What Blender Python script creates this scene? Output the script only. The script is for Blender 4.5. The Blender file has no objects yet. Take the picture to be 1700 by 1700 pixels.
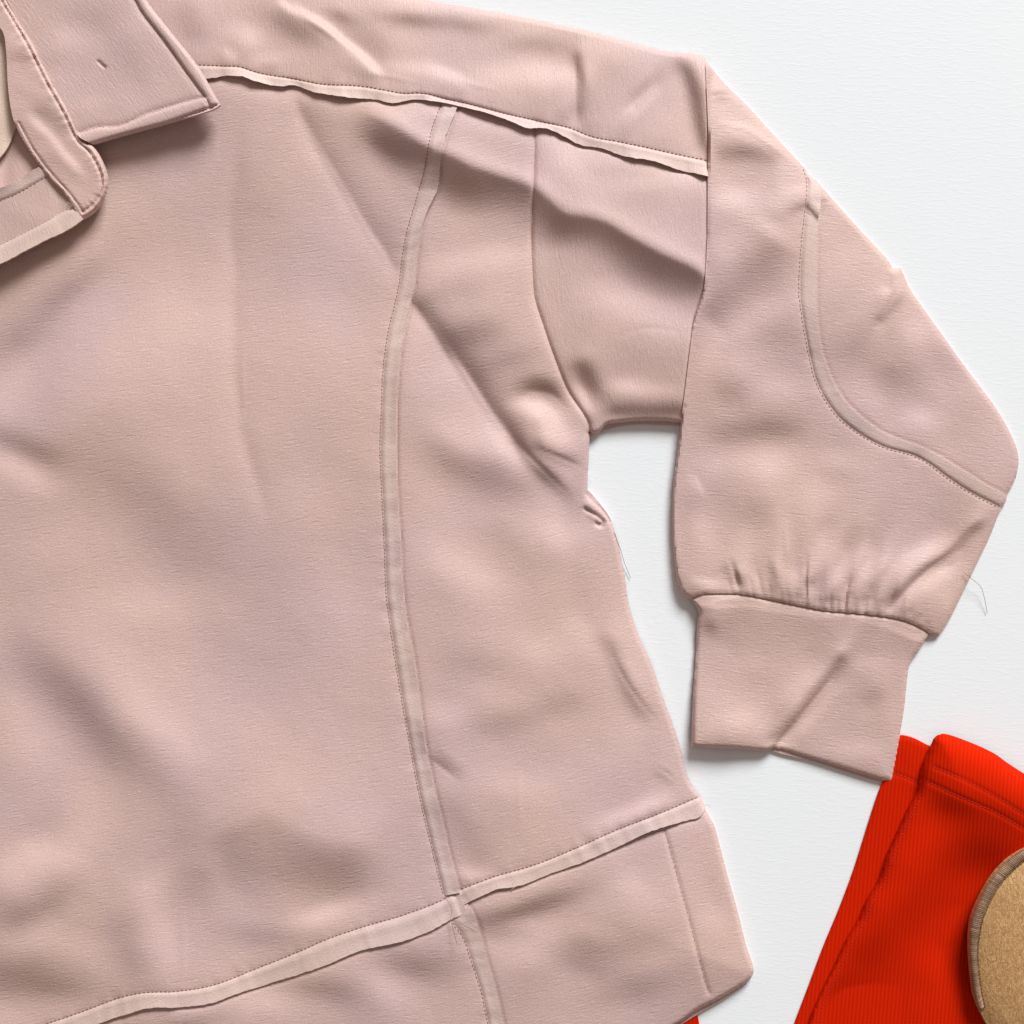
import bpy, math, random
import numpy as np
random.seed(7); rng = np.random.default_rng(7)
scene = bpy.context.scene

# ------------------------------------------------------------------ camera, world, light, exposure
S = 0.0004            # metres per photograph pixel on the table top
CAMH = 1.15           # camera height above the table
cam_d = bpy.data.cameras.new('camera'); cam = bpy.data.objects.new('camera', cam_d)
scene.collection.objects.link(cam); scene.camera = cam
cam.location = (0, 0, CAMH); cam.rotation_euler = (0, 0, 0)
cam_d.sensor_width = 36; cam_d.lens = 36*CAMH/(1700*S); cam_d.clip_start = 0.02; cam_d.clip_end = 50
scene.render.resolution_x = 1024; scene.render.resolution_y = 1024

world = bpy.data.worlds.new('World'); scene.world = world; world.use_nodes = True
wb = world.node_tree.nodes['Background']
wb.inputs[0].default_value = (1.0, 0.85, 0.77, 1); wb.inputs[1].default_value = 0.28

LAZ = math.radians(68); LEL = math.radians(30)
ld = bpy.data.lights.new('window_light', 'AREA'); lo = bpy.data.objects.new('window_light', ld)
scene.collection.objects.link(lo)
ld.shape = 'RECTANGLE'; ld.size = 6.5; ld.size_y = 5.0; ld.energy = 4450; ld.color = (0.93, 0.985, 1.0)
LD = 16.0
lo.location = (LD*math.cos(LEL)*math.cos(LAZ), LD*math.cos(LEL)*math.sin(LAZ), LD*math.sin(LEL))
lo.rotation_euler = (math.pi/2 - LEL, 0, LAZ + math.pi/2)
vs = scene.view_settings; vs.view_transform = 'Standard'; vs.look = 'None'; vs.exposure = 0.0; vs.gamma = 1

# ------------------------------------------------------------------ helpers: curves in photograph coordinates
def P(px, py, z):
    """point at height z that is seen at photograph position px, py"""
    k = S*(1 - z/CAMH)
    return np.stack([(np.asarray(px)-850)*k, (850-np.asarray(py))*k, np.asarray(z)+0*k], -1)

def smooth(pts, closed=False, step=3.0, corner=42):
    pts = [np.array(p[:2], float) for p in pts]; n = len(pts)
    isc = []
    for i in range(n):
        if not closed and i in (0, n-1): isc.append(True); continue
        a = pts[i]-pts[i-1]; b = pts[(i+1) % n]-pts[i]
        ang = abs((math.degrees(math.atan2(b[1], b[0])-math.atan2(a[1], a[0]))+180) % 360-180)
        isc.append(ang > corner)
    out = []
    for i in range(n if closed else n-1):
        p1, p2 = pts[i], pts[(i+1) % n]
        p0 = pts[i-1] if not isc[i] else 2*p1-p2
        p3 = pts[(i+2) % n] if not isc[(i+1) % n] else 2*p2-p1
        L = np.linalg.norm(p2-p1); m = max(1, int(L/step))
        d1 = max(np.linalg.norm(p1-p0), 1e-3)**.5; d2 = max(L, 1e-3)**.5; d3 = max(np.linalg.norm(p3-p2), 1e-3)**.5
        t1 = (p1-p0)/d1-(p2-p0)/(d1+d2)+(p2-p1)/d2
        t2 = (p2-p1)/d2-(p3-p1)/(d2+d3)+(p3-p2)/d3
        t1 = t1*d2; t2 = t2*d2
        for k in range(m):
            t = k/m; h = 2*t**3-3*t*t+1
            out.append(h*p1+(t**3-2*t*t+t)*t1+(3*t*t-2*t**3)*p2+(t**3-t*t)*t2)
    if not closed: out.append(pts[-1])
    return np.array(out)

def resample(poly, n):
    poly = np.asarray(poly, float)
    s = np.r_[0, np.cumsum(np.linalg.norm(np.diff(poly, axis=0), axis=1))]
    t = np.linspace(0, s[-1], n)
    return np.stack([np.interp(t, s, poly[:, 0]), np.interp(t, s, poly[:, 1])], -1)

def length(poly): return np.linalg.norm(np.diff(np.asarray(poly, float), axis=0), axis=1).sum()

class Field:
    def __init__(s, res, val=0.0):
        s.res = res; s.x = np.arange(-300, 2000+res, res, dtype=float); s.n = len(s.x)
        s.X, s.Y = np.meshgrid(s.x, s.x); s.a = np.full(s.X.shape, float(val))
    def __call__(s, px, py):
        u = np.clip((np.asarray(px)+300)/s.res, 0, s.n-1.001); v = np.clip((np.asarray(py)+300)/s.res, 0, s.n-1.001)
        i = u.astype(int); j = v.astype(int); fu = u-i; fv = v-j; a = s.a
        return (a[j, i]*(1-fu)+a[j, i+1]*fu)*(1-fv)+(a[j+1, i]*(1-fu)+a[j+1, i+1]*fu)*fv
    def dist(s, poly, R):
        """distance, signed side (+ = right of travel seen on screen) and arc fraction, within R"""
        D = np.full(s.X.shape, R*1.0); SD = np.zeros(s.X.shape); T = np.zeros(s.X.shape)
        poly = np.asarray(poly); L = np.r_[0, np.cumsum(np.linalg.norm(np.diff(poly, axis=0), axis=1))]
        for k in range(len(poly)-1):
            a, b = poly[k], poly[k+1]
            i0 = max(0, int((min(a[0], b[0])-R+300)/s.res)); i1 = min(s.n, int((max(a[0], b[0])+R+300)/s.res)+2)
            j0 = max(0, int((min(a[1], b[1])-R+300)/s.res)); j1 = min(s.n, int((max(a[1], b[1])+R+300)/s.res)+2)
            if i1 <= i0 or j1 <= j0: continue
            X = s.X[j0:j1, i0:i1]; Y = s.Y[j0:j1, i0:i1]; d = b-a; l2 = d@d+1e-9
            t = np.clip(((X-a[0])*d[0]+(Y-a[1])*d[1])/l2, 0, 1)
            q = np.hypot(X-a[0]-t*d[0], Y-a[1]-t*d[1]); m = q < D[j0:j1, i0:i1]
            D[j0:j1, i0:i1][m] = q[m]
            SD[j0:j1, i0:i1][m] = np.sign(d[0]*(Y-a[1])-d[1]*(X-a[0]))[m]
            T[j0:j1, i0:i1][m] = ((L[k]+t*(L[k+1]-L[k]))/L[-1])[m]
        return D, SD, T
    def stroke(s, pts, w, amp, taper=0.4):
        w = w*1.22 if w > 9 else w; amp = amp*(.70 if w > 9 else .8); poly = smooth(pts, step=max(6, w*.5)); D, _, T = s.dist(poly, 3*w)
        tp = np.clip(np.minimum(T, 1-T)/max(taper, 1e-3), 0, 1) if taper > 0 else 1.0
        tp = tp*tp*(3-2*tp) if taper > 0 else 1.0
        s.a += amp*np.where(D < 3*w, np.exp(-(D/w)**2), 0)*tp
    def blob(s, x, y, rx, ry, amp, ang=0):
        c, q = math.cos(math.radians(ang)), math.sin(math.radians(ang))
        u = (s.X-x)*c+(s.Y-y)*q; v = -(s.X-x)*q+(s.Y-y)*c
        s.a += amp*np.exp(-(u/rx)**2-(v/ry)**2)
    def edge(s, pts, right, wr, left, wl, taper=0.15, soft=4.0):
        """a crease: tone steps across the line; right/left of the drawing direction, fading with distance"""
        poly = smooth(pts, step=10); R = 3*max(wr, wl); right *= .8; left *= .9; D, SD, T = s.dist(poly, R)
        tp = np.clip(np.minimum(T, 1-T)/max(taper, 1e-3), 0, 1); tp = tp*tp*(3-2*tp)
        on = (D < R)*(1-np.exp(-(D/soft)**2))
        s.a += on*tp*np.where(SD > 0, right*np.exp(-(D/wr)**1.5), left*np.exp(-(D/wl)**1.5))

UX, UY = math.cos(LAZ), -math.sin(LAZ)        # towards the window, y down
def relief(tone, lam=0.18, gain=1.0, eps=0.005):
    """height (in px) whose slopes towards the window give the wanted light and dark tones of the folds"""
    n = tone.n; k = 2*math.pi*np.fft.fftfreq(n, tone.res); KX, KY = np.meshgrid(k, k)
    a = tone.a.copy(); a -= a.mean()
    F = np.fft.fft2(a); ku = KX*UX+KY*UY; kp = -KX*UY+KY*UX
    Z = 1j*ku*F/(ku**2+lam*kp**2+eps**2)
    return np.real(np.fft.ifft2(Z))*gain

def warp(f, a1=5.0, a2=1.6):
    g = Field(f.res); dx = noise2(g, 150, a1, 1, 51)+noise2(g, 60, a2, 1, 52); dy = noise2(g, 150, a1, 1, 53)+noise2(g, 60, a2, 1, 54)
    f.a = f(f.X+dx, f.Y+dy)
def noise2(f, wl, amp, ax=1.0, seed=0):
    """band-limited random relief for cloth unevenness"""
    r = np.random.default_rng(seed); n = f.n
    k = np.fft.fftfreq(n, f.res); KX, KY = np.meshgrid(k, k)
    F = np.fft.fft2(r.normal(size=(n, n)))*np.exp(-((KX*wl*ax)**2+(KY*wl)**2)*2)
    o = np.real(np.fft.ifft2(F)); return o/o.std()*amp

col = scene.collection
def link(name, me, mat, parent=None, **props):
    o = bpy.data.objects.new(name, me); col.objects.link(o)
    if mat: me.materials.append(mat)
    if parent: o.parent = parent
    for k, v in props.items(): o[k] = v
    return o
def mesh_from(name, V, F, UV=None, smooth_=True):
    me = bpy.data.meshes.new(name)
    V = np.asarray(V, float); F4 = [f for f in F]
    me.from_pydata(V.tolist(), [], F4)
    if UV is not None:
        ul = me.uv_layers.new(name='UVMap')
        li = np.empty(len(me.loops), np.int32); me.loops.foreach_get('vertex_index', li)
        ul.data.foreach_set('uv', np.asarray(UV, float)[li].ravel())
    me.polygons.foreach_set('use_smooth', [smooth_]*len(me.polygons))
    me.update(); me.set_sharp_from_angle(angle=.75); return me

def inside(poly, X, Y):
    """even-odd fill on a regular grid"""
    M = np.zeros(X.shape, bool); xs = X[0]
    x0, y0 = poly[:, 0], poly[:, 1]; x1, y1 = np.roll(x0, -1), np.roll(y0, -1)
    for r in range(X.shape[0]):
        y = Y[r, 0]; c = (y0 <= y) != (y1 <= y)
        if not c.any(): continue
        cx = np.sort(x0[c]+(y-y0[c])/(y1[c]-y0[c])*(x1[c]-x0[c]))
        M[r] = np.searchsorted(cx, xs) % 2 == 1
    return M

def panel(name, outline, zf, mat, parent, step=3.0, grain=0.0, skirt=0.0012, floor=None, raw=False, **props):
    """a piece of cloth cut to an outline (photograph coordinates) lying on the height zf(px,py) in metres.
    its edge is turned down by 'skirt', or down to 'floor'"""
    pol = outline if raw else smooth(outline, closed=True, step=2.5)
    x0, y0 = pol.min(0)-2*step; x1, y1 = pol.max(0)+2*step
    gx = np.arange(x0, x1+step, step); gy = np.arange(y0, y1+step, step)
    CX, CY = np.meshgrid(gx[:-1]+step/2, gy[:-1]+step/2)
    M = inside(pol, CX, CY)
    ny, nx = len(gy), len(gx)
    # drop cells hanging on by a corner
    for _ in range(3):
        pad = np.pad(M, 1); nb = pad[:-2, 1:-1].astype(int)+pad[2:, 1:-1]+pad[1:-1, :-2]+pad[1:-1, 2:]
        M &= nb >= 2
    cnt = np.zeros((ny, nx), int)
    for dj in (0, 1):
        for di in (0, 1): cnt[dj:dj+M.shape[0], di:di+M.shape[1]] += M
    use = cnt > 0; idx = -np.ones((ny, nx), int); idx[use] = np.arange(use.sum())
    GX, GY = np.meshgrid(gx, gy); vx = GX[use]; vy = GY[use]; bd = (cnt[use] < 4)
    # pull border vertices on to the outline
    bi = np.where(bd)[0]; q = np.roll(pol, -1, 0)
    for ch in range(0, len(bi), 400):
        ii = bi[ch:ch+400]; px = vx[ii][:, None]; py = vy[ii][:, None]
        dx = (q-pol)[None, :, 0]; dy = (q-pol)[None, :, 1]
        t = np.clip(((px-pol[:, 0])*dx+(py-pol[:, 1])*dy)/(dx*dx+dy*dy+1e-9), 0, 1)
        ex = pol[:, 0]+t*dx; ey = pol[:, 1]+t*dy; k = np.argmin((px-ex)**2+(py-ey)**2, 1)
        r = np.arange(len(ii)); vx[ii] = ex[r, k]; vy[ii] = ey[r, k]
    a = idx[:-1, :-1][M]; b = idx[:-1, 1:][M]; c = idx[1:, 1:][M]; d = idx[1:, :-1][M]
    faces = np.stack([a, d, c, b], -1)
    z = zf(vx, vy)
    V = P(vx, vy, z)
    g = math.radians(grain); UV = np.stack([(vx*math.cos(g)+vy*math.sin(g))/100, (-vx*math.sin(g)+vy*math.cos(g))/100], -1)
    # skirt
    E = np.concatenate([faces[:, [0, 1]], faces[:, [1, 2]], faces[:, [2, 3]], faces[:, [3, 0]]])
    key = {}
    es = np.sort(E, 1); code = es[:, 0].astype(np.int64)*len(vx)+es[:, 1]
    u, inv, cn = np.unique(code, return_inverse=True, return_counts=True)
    BE = E[cn[inv] == 1]
    bv = np.unique(BE); mp = -np.ones(len(vx), int); mp[bv] = np.arange(len(bv))+len(vx)
    Vs = V[bv].copy()
    lowz = np.full(len(bv), floor) if floor is not None else Vs[:, 2]-skirt
    k = 1.0
    Vs[:, 2] = np.minimum(lowz, Vs[:, 2]-0.0002)
    SF = np.stack([BE[:, 1], BE[:, 0], mp[BE[:, 0]], mp[BE[:, 1]]], -1)
    me = mesh_from(name, np.r_[V, Vs], faces.tolist()+SF.tolist(), np.r_[UV, UV[bv]+0.02])
    return link(name, me, mat, parent, **props)

def ribbon(name, A, B, zf, mat, parent, liftA=0.0004, liftB=0.0022, th=0.0008, curl=0.0008, seed=1, m=7, seg=3.0, ragged=0.9, grain=None, **props):
    """a raw-edged strip between the sewn line A and the free edge B"""
    A = smooth(A); B = smooth(B); n = max(4, int(max(length(A), length(B))/seg))
    A = resample(A, n); B = resample(B, n); r = np.random.default_rng(seed)
    def ns(wl):
        x = r.normal(size=n+200); k = np.exp(-(np.arange(-60, 61)*seg/wl)**2); y = np.convolve(x, k, 'same')[100:100+n]; return y/ y.std()
    wob = ns(38)*curl; B = B+ (ns(3)*ragged*.35)[:, None]*((B-A)/np.linalg.norm(B-A, axis=1, keepdims=True))
    t = np.linspace(0, 1, m)[None, :, None]; G = A[:, None]*(1-t)+B[:, None]*t; t = t[..., 0]
    z = zf(G[..., 0], G[..., 1]); tt = t+0*z; za = z[:, 0]+.0001
    z = np.maximum(z, za[:, None]*(1-tt)+np.maximum(z[:, -1], za-.0004)[:, None]*tt)
    z = z+liftA+(liftB-liftA)*(.45*np.clip(t/.22, 0, 1)+.55*t**2)+np.abs(wob)[:, None]*t**1.5
    z[:, 0] -= 0.0004
    top = P(G[..., 0], G[..., 1], z).reshape(-1, 3); bot = top.copy(); bot[:, 2] -= th
    I = np.arange(n*m).reshape(n, m); q = lambda I, f: np.stack([I[:-1, :-1], I[1:, :-1], I[1:, 1:], I[:-1, 1:]], -1).reshape(-1, 4)[:, ::f]
    N = n*m; F = np.r_[q(I, 1), q(I+N, -1)]
    for e, f in ((I[:, -1], 1), (I[:, 0], -1), (I[0], -1), (I[-1], 1)):
        F = np.r_[F, np.stack([e[:-1], e[1:], e[1:]+N, e[:-1]+N], -1)[:, ::f]]
    s = np.arange(n)[:, None]*seg/100+0*t; w = t*0.25+0*s
    UV = np.stack([s, w], -1).reshape(-1, 2)
    if grain is not None:
        g = math.radians(grain); gx = G[..., 0].ravel(); gy = G[..., 1].ravel()
        UV = np.stack([(gx*math.cos(g)+gy*math.sin(g))/100, (-gx*math.sin(g)+gy*math.cos(g))/100], -1)
    me = mesh_from(name, np.r_[top, bot], F.tolist(), np.r_[UV, UV])
    import bmesh
    bm = bmesh.new(); bm.from_mesh(me); bmesh.ops.recalc_face_normals(bm, faces=bm.faces); bm.to_mesh(me); bm.free(); me.set_sharp_from_angle(angle=.75)
    return link(name, me, mat, parent, **props)

def stitches(name, pts, zf, mat, parent, pitch=7.0, ln=4.4, w=1.6, lift=0.0001, off=0.0, **props):
    """a row of single machine stitches"""
    poly = smooth(pts); L = length(poly); n = int(L/pitch); c = resample(poly, n*2+1); V = []; F = []
    for i in range(n):
        a = c[2*i]; d = c[2*i+1]-a; d /= (np.linalg.norm(d)+1e-9); nn = np.array([-d[1], d[0]]); a = a+nn*off+rng.normal(size=2)*.25
        base = len(V); R = w*S*.5
        ring = [(-ln/2, .15), (-ln*.3, 1), (ln*.3, 1), (ln/2, .15)]
        for (u, s_) in ring:
            q = a+d*u; z0 = float(zf(q[0], q[1]))+lift; p = P(q[0], q[1], z0)
            for k in range(6):
                an = k*math.pi/3; o_ = nn*math.cos(an)*R*s_
                V.append((p[0]+o_[0], p[1]-o_[1], p[2]+math.sin(an)*R*s_*.9))
        for r_ in range(3):
            for k in range(6):
                F.append((base+r_*6+k, base+r_*6+(k+1) % 6, base+r_*6+6+(k+1) % 6, base+r_*6+6+k))
    me = mesh_from(name, V, F); props.setdefault('kind', 'stuff')
    return link(name, me, mat, parent, **props)

def tube(name, pts3, r, mat, parent=None, n=6, **props):
    pts3 = np.asarray(pts3, float); V = []; F = []
    for i, p in enumerate(pts3):
        d = pts3[min(i+1, len(pts3)-1)]-pts3[max(i-1, 0)]; d /= np.linalg.norm(d)+1e-12
        s_ = np.cross(d, (0, 0, 1)); s_ /= np.linalg.norm(s_)+1e-9; u = np.cross(s_, d)
        rr = r if np.isscalar(r) else r[i]
        for k in range(n): V.append(p+(s_*math.cos(2*math.pi*k/n)+u*math.sin(2*math.pi*k/n))*rr)
    for i in range(len(pts3)-1):
        for k in range(n): F.append((i*n+k, i*n+(k+1) % n, (i+1)*n+(k+1) % n, (i+1)*n+k))
    F.append(tuple(range(n))[::-1]); F.append(tuple((len(pts3)-1)*n+k for k in range(n)))
    return link(name, mesh_from(name, V, F), mat, parent, **props)

def empty(name, loc, **props):
    o = bpy.data.objects.new(name, None); col.objects.link(o); o.location = loc; o.empty_display_size = .02
    for k, v in props.items(): o[k] = v
    return o

# ------------------------------------------------------------------ materials
def newmat(name):
    m = bpy.data.materials.new(name); m.use_nodes = True; nt = m.node_tree; b = nt.nodes['Principled BSDF']; return m, nt, b
def nd(nt, t, **kw):
    n = nt.nodes.new(t)
    for k, v in kw.items(): setattr(n, k, v)
    return n
def noise_node(nt, vec, scale, detail=2, rough=.5, dist=0, mscale=None, mrot=None, moff=None):
    if mscale or mrot or moff:
        mp = nd(nt, 'ShaderNodeMapping')
        if mscale: mp.inputs['Scale'].default_value = mscale
        if mrot: mp.inputs['Rotation'].default_value = mrot
        if moff: mp.inputs['Location'].default_value = moff
        nt.links.new(vec, mp.inputs['Vector']); vec = mp.outputs[0]
    n = nd(nt, 'ShaderNodeTexNoise'); n.inputs['Scale'].default_value = scale; n.inputs['Detail'].default_value = detail
    n.inputs['Roughness'].default_value = rough; n.inputs['Distortion'].default_value = dist
    nt.links.new(vec, n.inputs['Vector']); return n.outputs['Fac']
def ramp(nt, f, stops):
    r = nd(nt, 'ShaderNodeValToRGB'); e = r.color_ramp.elements
    while len(e) < len(stops): e.new(.5)
    for i, (p, c) in enumerate(stops):
        e[i].position = p; e[i].color = (*c, 1) if len(c) == 3 else c
    nt.links.new(f, r.inputs[0]); return r.outputs[0]
def math_(nt, op, a, b=None, c=None):
    n = nd(nt, 'ShaderNodeMath', operation=op)
    for i, v in enumerate((a, b, c)):
        if v is None: continue
        if isinstance(v, (int, float)): n.inputs[i].default_value = v
        else: nt.links.new(v, n.inputs[i])
    return n.outputs[0]
def mixc(nt, f, a, b, mode='MIX'):
    n = nd(nt, 'ShaderNodeMix', data_type='RGBA', blend_type=mode)
    for s_, v in ((0, f), (6, a), (7, b)):
        if isinstance(v, (int, float)): n.inputs[s_].default_value = v
        elif isinstance(v, tuple): n.inputs[s_].default_value = (*v, 1)
        else: nt.links.new(v, n.inputs[s_])
    return n.outputs[2]
def bump(nt, h, dist, strength=1.0, prev=None):
    b = nd(nt, 'ShaderNodeBump'); b.inputs['Strength'].default_value = strength; b.inputs['Distance'].default_value = dist
    nt.links.new(h, b.inputs['Height'])
    if prev: nt.links.new(prev, b.inputs['Normal'])
    return b.outputs[0]

def fabric(name, mauve=(.550, .376, .366), peach=(.588, .398, .342), slub=1.0):
    m, nt, b = newmat(name); tc = nd(nt, 'ShaderNodeTexCoord'); uv = tc.outputs['UV']; ob = tc.outputs['Object']
    hue = ramp(nt, noise_node(nt, ob, 9, 2, .5, .3), [(.32, (0, 0, 0)), (.68, (1, 1, 1))])
    base = mixc(nt, hue, mauve, peach)
    dash = noise_node(nt, uv, 1.0, 2, .6, 0, mscale=(6.5, 29, 1))          # slubs along the grain
    dash2 = noise_node(nt, uv, 1.0, 1, .5, 0, mscale=(4.2, 24, 1), moff=(3.3, 7.1, 0))
    mic = noise_node(nt, uv, 1.0, 2, .7, 0, mscale=(30, 36, 1))
    sl = ramp(nt, dash, [(.56, (0, 0, 0)), (.74, (1, 1, 1))])
    dk = ramp(nt, dash2, [(.30, (1, 1, 1)), (.42, (0, 0, 0))])
    c = mixc(nt, math_(nt, 'MULTIPLY', sl, .20*slub), base, (.80, .66, .60))
    c = mixc(nt, math_(nt, 'MULTIPLY', dk, .09*slub), c, (.42, .26, .24))
    mm = ramp(nt, mic, [(.3, (.88, .88, .88)), (.7, (1.08, 1.08, 1.08))])
    c = mixc(nt, 1.0, c, mm, 'MULTIPLY')
    nt.links.new(c, b.inputs['Base Color'])
    h = math_(nt, 'ADD', math_(nt, 'MULTIPLY', math_(nt, 'SUBTRACT', sl, dk), .20*slub), math_(nt, 'ADD', math_(nt, 'MULTIPLY', mic, .55), math_(nt, 'MULTIPLY', dash, .35*slub)))
    nt.links.new(bump(nt, h, .00032, 1.0), b.inputs['Normal'])
    b.inputs['Roughness'].default_value = .52; b.inputs['Specular IOR Level'].default_value = .28
    b.inputs['Sheen Weight'].default_value = .12; b.inputs['Sheen Roughness'].default_value = .4; b.inputs['Sheen Tint'].default_value = (1, .9, .88, 1)
    return m
M_fab = fabric('pink_knit')
M_tape = fabric('pink_raw_edge', (.595, .43, .41), (.63, .455, .39), .6)
M_facing = fabric('peach_facing', (.575, .388, .355), (.61, .405, .352), .7)
M_cream = fabric('cream_lining', (.68, .50, .42), (.68, .50, .40), .4)
def plain(name, c, rough=.7):
    m, nt, b = newmat(name); tc = nd(nt, 'ShaderNodeTexCoord')
    f = noise_node(nt, tc.outputs['Object'], 900, 2)
    nt.links.new(mixc(nt, f, tuple(x*.8 for x in c), tuple(min(1, x*1.15) for x in c)), b.inputs['Base Color']); b.inputs['Roughness'].default_value = rough
    return m
M_thread = plain('shaded_rose_thread', (.30, .165, .145))  # darker than the real thread: shade of the stitch recesses is in the colour
M_hair = plain('grey_thread', (.22, .17, .18))
M_redthread = plain('red_thread', (.45, .008, .003))
M_tanthread = plain('brown_thread', (.16, .075, .03))

def table_mat():
    m, nt, b = newmat('white_leatherette'); tc = nd(nt, 'ShaderNodeTexCoord'); ob = tc.outputs['Object']
    n1 = noise_node(nt, ob, 1.0, 2, .5, .7, mscale=(120, 560, 1), mrot=(0, 0, .08))
    n2 = noise_node(nt, ob, 1.0, 1, .5, .3, mscale=(600, 1000, 1))
    rd = math_(nt, 'ABSOLUTE', math_(nt, 'SUBTRACT', n1, .5))
    rr = ramp(nt, rd, [(0, (0, 0, 0)), (.07, (1, 1, 1))])
    h = math_(nt, 'ADD', math_(nt, 'MULTIPLY', n1, 1.2), math_(nt, 'ADD', math_(nt, 'MULTIPLY', rr, .22), math_(nt, 'MULTIPLY', n2, .3)))
    nt.links.new(bump(nt, h, .0003, .25), b.inputs['Normal'])
    big = noise_node(nt, ob, 5, 2)
    nt.links.new(mixc(nt, big, (.775, .785, .805), (.80, .795, .80)), b.inputs['Base Color'])
    b.inputs['Roughness'].default_value = .5; b.inputs['Specular IOR Level'].default_value = .35
    return m
M_table = table_mat()

def red_mat():
    m, nt, b = newmat('red_ribbed_knit'); tc = nd(nt, 'ShaderNodeTexCoord'); uv = tc.outputs['UV']
    w = nd(nt, 'ShaderNodeTexWave', wave_type='BANDS', bands_direction='X', wave_profile='SIN')
    w.inputs['Scale'].default_value = 100/6.2*.1*math.pi*.2/ .628*1.0; w.inputs['Distortion'].default_value = .35; w.inputs['Detail'].default_value = 1
    mp = nd(nt, 'ShaderNodeMapping'); mp.inputs['Scale'].default_value = (1, .25, 1); nt.links.new(uv, mp.inputs[0]); nt.links.new(mp.outputs[0], w.inputs['Vector'])
    w.inputs['Scale'].default_value = 100/6.4/3.1831*1.0  # one rib every 6.4 px
    mic = noise_node(nt, uv, 1.0, 2, .6, 0, mscale=(60, 60, 1))
    c = mixc(nt, w.outputs['Fac'], (.50, .012, .0006), (.59, .018, .0009))
    c = mixc(nt, math_(nt, 'MULTIPLY', mic, .25), c, (.5, .006, .002))
    nt.links.new(c, b.inputs['Base Color'])
    h = math_(nt, 'ADD', w.outputs['Fac'], math_(nt, 'MULTIPLY', mic, .35))
    nt.links.new(bump(nt, h, .00022, .6), b.inputs['Normal'])
    b.inputs['Roughness'].default_value = .9; b.inputs['Specular IOR Level'].default_value = .03
    
    return m
M_red = red_mat()
def leather_mat(name, a, bcol, sc=1.0):
    m, nt, b = newmat(name); tc = nd(nt, 'ShaderNodeTexCoord'); ob = tc.outputs['Object']
    f1 = noise_node(nt, ob, 1.0, 4, .65, 1.3, mscale=(720*sc, 380*sc, 1), mrot=(0, 0, -.9))
    f2 = noise_node(nt, ob, 60, 3, .6)
    cr = ramp(nt, f1, [(.40, (0, 0, 0)), (.50, (.45, .45, .45)), (.60, (1, 1, 1))])
    c = mixc(nt, cr, a, bcol); c = mixc(nt, math_(nt, 'MULTIPLY', f2, .5), c, tuple(.6*x for x in a))
    nt.links.new(c, b.inputs['Base Color']); nt.links.new(bump(nt, f1, .0008, .9), b.inputs['Normal'])
    b.inputs['Roughness'].default_value = .42; b.inputs['Specular IOR Level'].default_value = .5
    return m
M_leather = leather_mat('tan_leather', (.45, .225, .08), (.74, .44, .20), 1.0)
M_rim = leather_mat('brown_leather_rim', (.14, .07, .04), (.26, .14, .08), 2.4)
M_whip = leather_mat('tan_whipstitch', (.42, .25, .15), (.66, .42, .27), 2.0)

# ------------------------------------------------------------------ the table top
tv = []; n = 2
me = mesh_from('table_top', [(-2, -2, 0), (2, -2, 0), (2, 2, 0), (-2, 2, 0)], [(0, 1, 2, 3)])
link('table_surface', me, M_table, kind='structure', label='white grained leatherette table top')

# ------------------------------------------------------------------ curves of the jacket (photograph coordinates)
YOKE_T = [(-250, 92), (100, 100), (326, 109), (373, 111), (397, 112), (429, 122), (488, 132), (535, 141), (594, 144), (638, 151), (668, 156), (703, 156), (741, 165), (765, 170), (797, 178), (846, 191), (894, 202), (943, 213), (982, 228), (1024, 236), (1072, 246), (1121, 257), (1172, 268), (1184, 271)]
YOKE_B = [(-250, 110), (100, 120), (344, 130), (373, 126), (403, 127), (424, 135), (465, 143), (488, 141), (518, 152), (594, 163), (623, 165), (653, 171), (688, 165), (735, 170), (762, 176), (807, 187), (842, 199), (875, 212), (907, 213), (936, 226), (965, 241), (998, 246), (1033, 258), (1088, 268), (1121, 280), (1174, 292), (1184, 295)]
PR_L = [(733, 170), (732, 178), (720, 212), (712, 250), (706, 285), (694, 329), (679, 379), (670, 426), (665, 470), (659, 499), (645, 559), (638, 612), (635, 682), (633, 753), (636, 823), (640, 912), (643, 985), (652, 1056), (663, 1126), (675, 1197), (688, 1268), (702, 1338), (719, 1409), (738, 1487)]
PR_R = [(761, 170), (759, 178), (741, 223), (732, 256), (729, 294), (726, 315), (712, 344), (700, 376), (691, 426), (686, 481), (672, 541), (663, 594), (658, 665), (657, 735), (659, 823), (665, 912), (666, 950), (673, 1021), (686, 1091), (696, 1162), (705, 1232), (719, 1303), (734, 1366), (748, 1426), (764, 1482)]
HL_T = [(-250, 1800), (0, 1728), (81, 1700), (141, 1679), (198, 1658), (240, 1649), (293, 1647), (353, 1637), (424, 1610), (494, 1582), (547, 1559), (600, 1541), (671, 1520), (738, 1494), (763, 1479)]
HL_B = [(-250, 1835), (0, 1758), (100, 1725), (162, 1700), (219, 1681), (247, 1674), (304, 1672), (353, 1665), (388, 1652), (459, 1629), (529, 1607), (600, 1578), (671, 1562), (724, 1541), (748, 1527), (766, 1518), (773, 1508)]
HR_T = [(755, 1482), (764, 1478), (826, 1455), (882, 1439), (953, 1411), (1024, 1379), (1094, 1352), (1163, 1323)]
HR_B = [(765, 1505), (775, 1500), (805, 1485), (826, 1476), (861, 1471), (918, 1449), (971, 1430), (1024, 1407), (1076, 1382), (1129, 1365), (1161, 1356), (1172, 1343)]
HV_L = [(744, 1506), (752, 1529), (769, 1554), (787, 1603), (801, 1649), (812, 1700), (830, 1800), (840, 1850)]
HV_R = [(776, 1500), (792, 1532), (805, 1585), (819, 1631), (835, 1700), (856, 1800), (866, 1850)]
DART = [(1103, 1379), (1122, 1448), (1147, 1539), (1168, 1621), (1177, 1649)]
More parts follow.
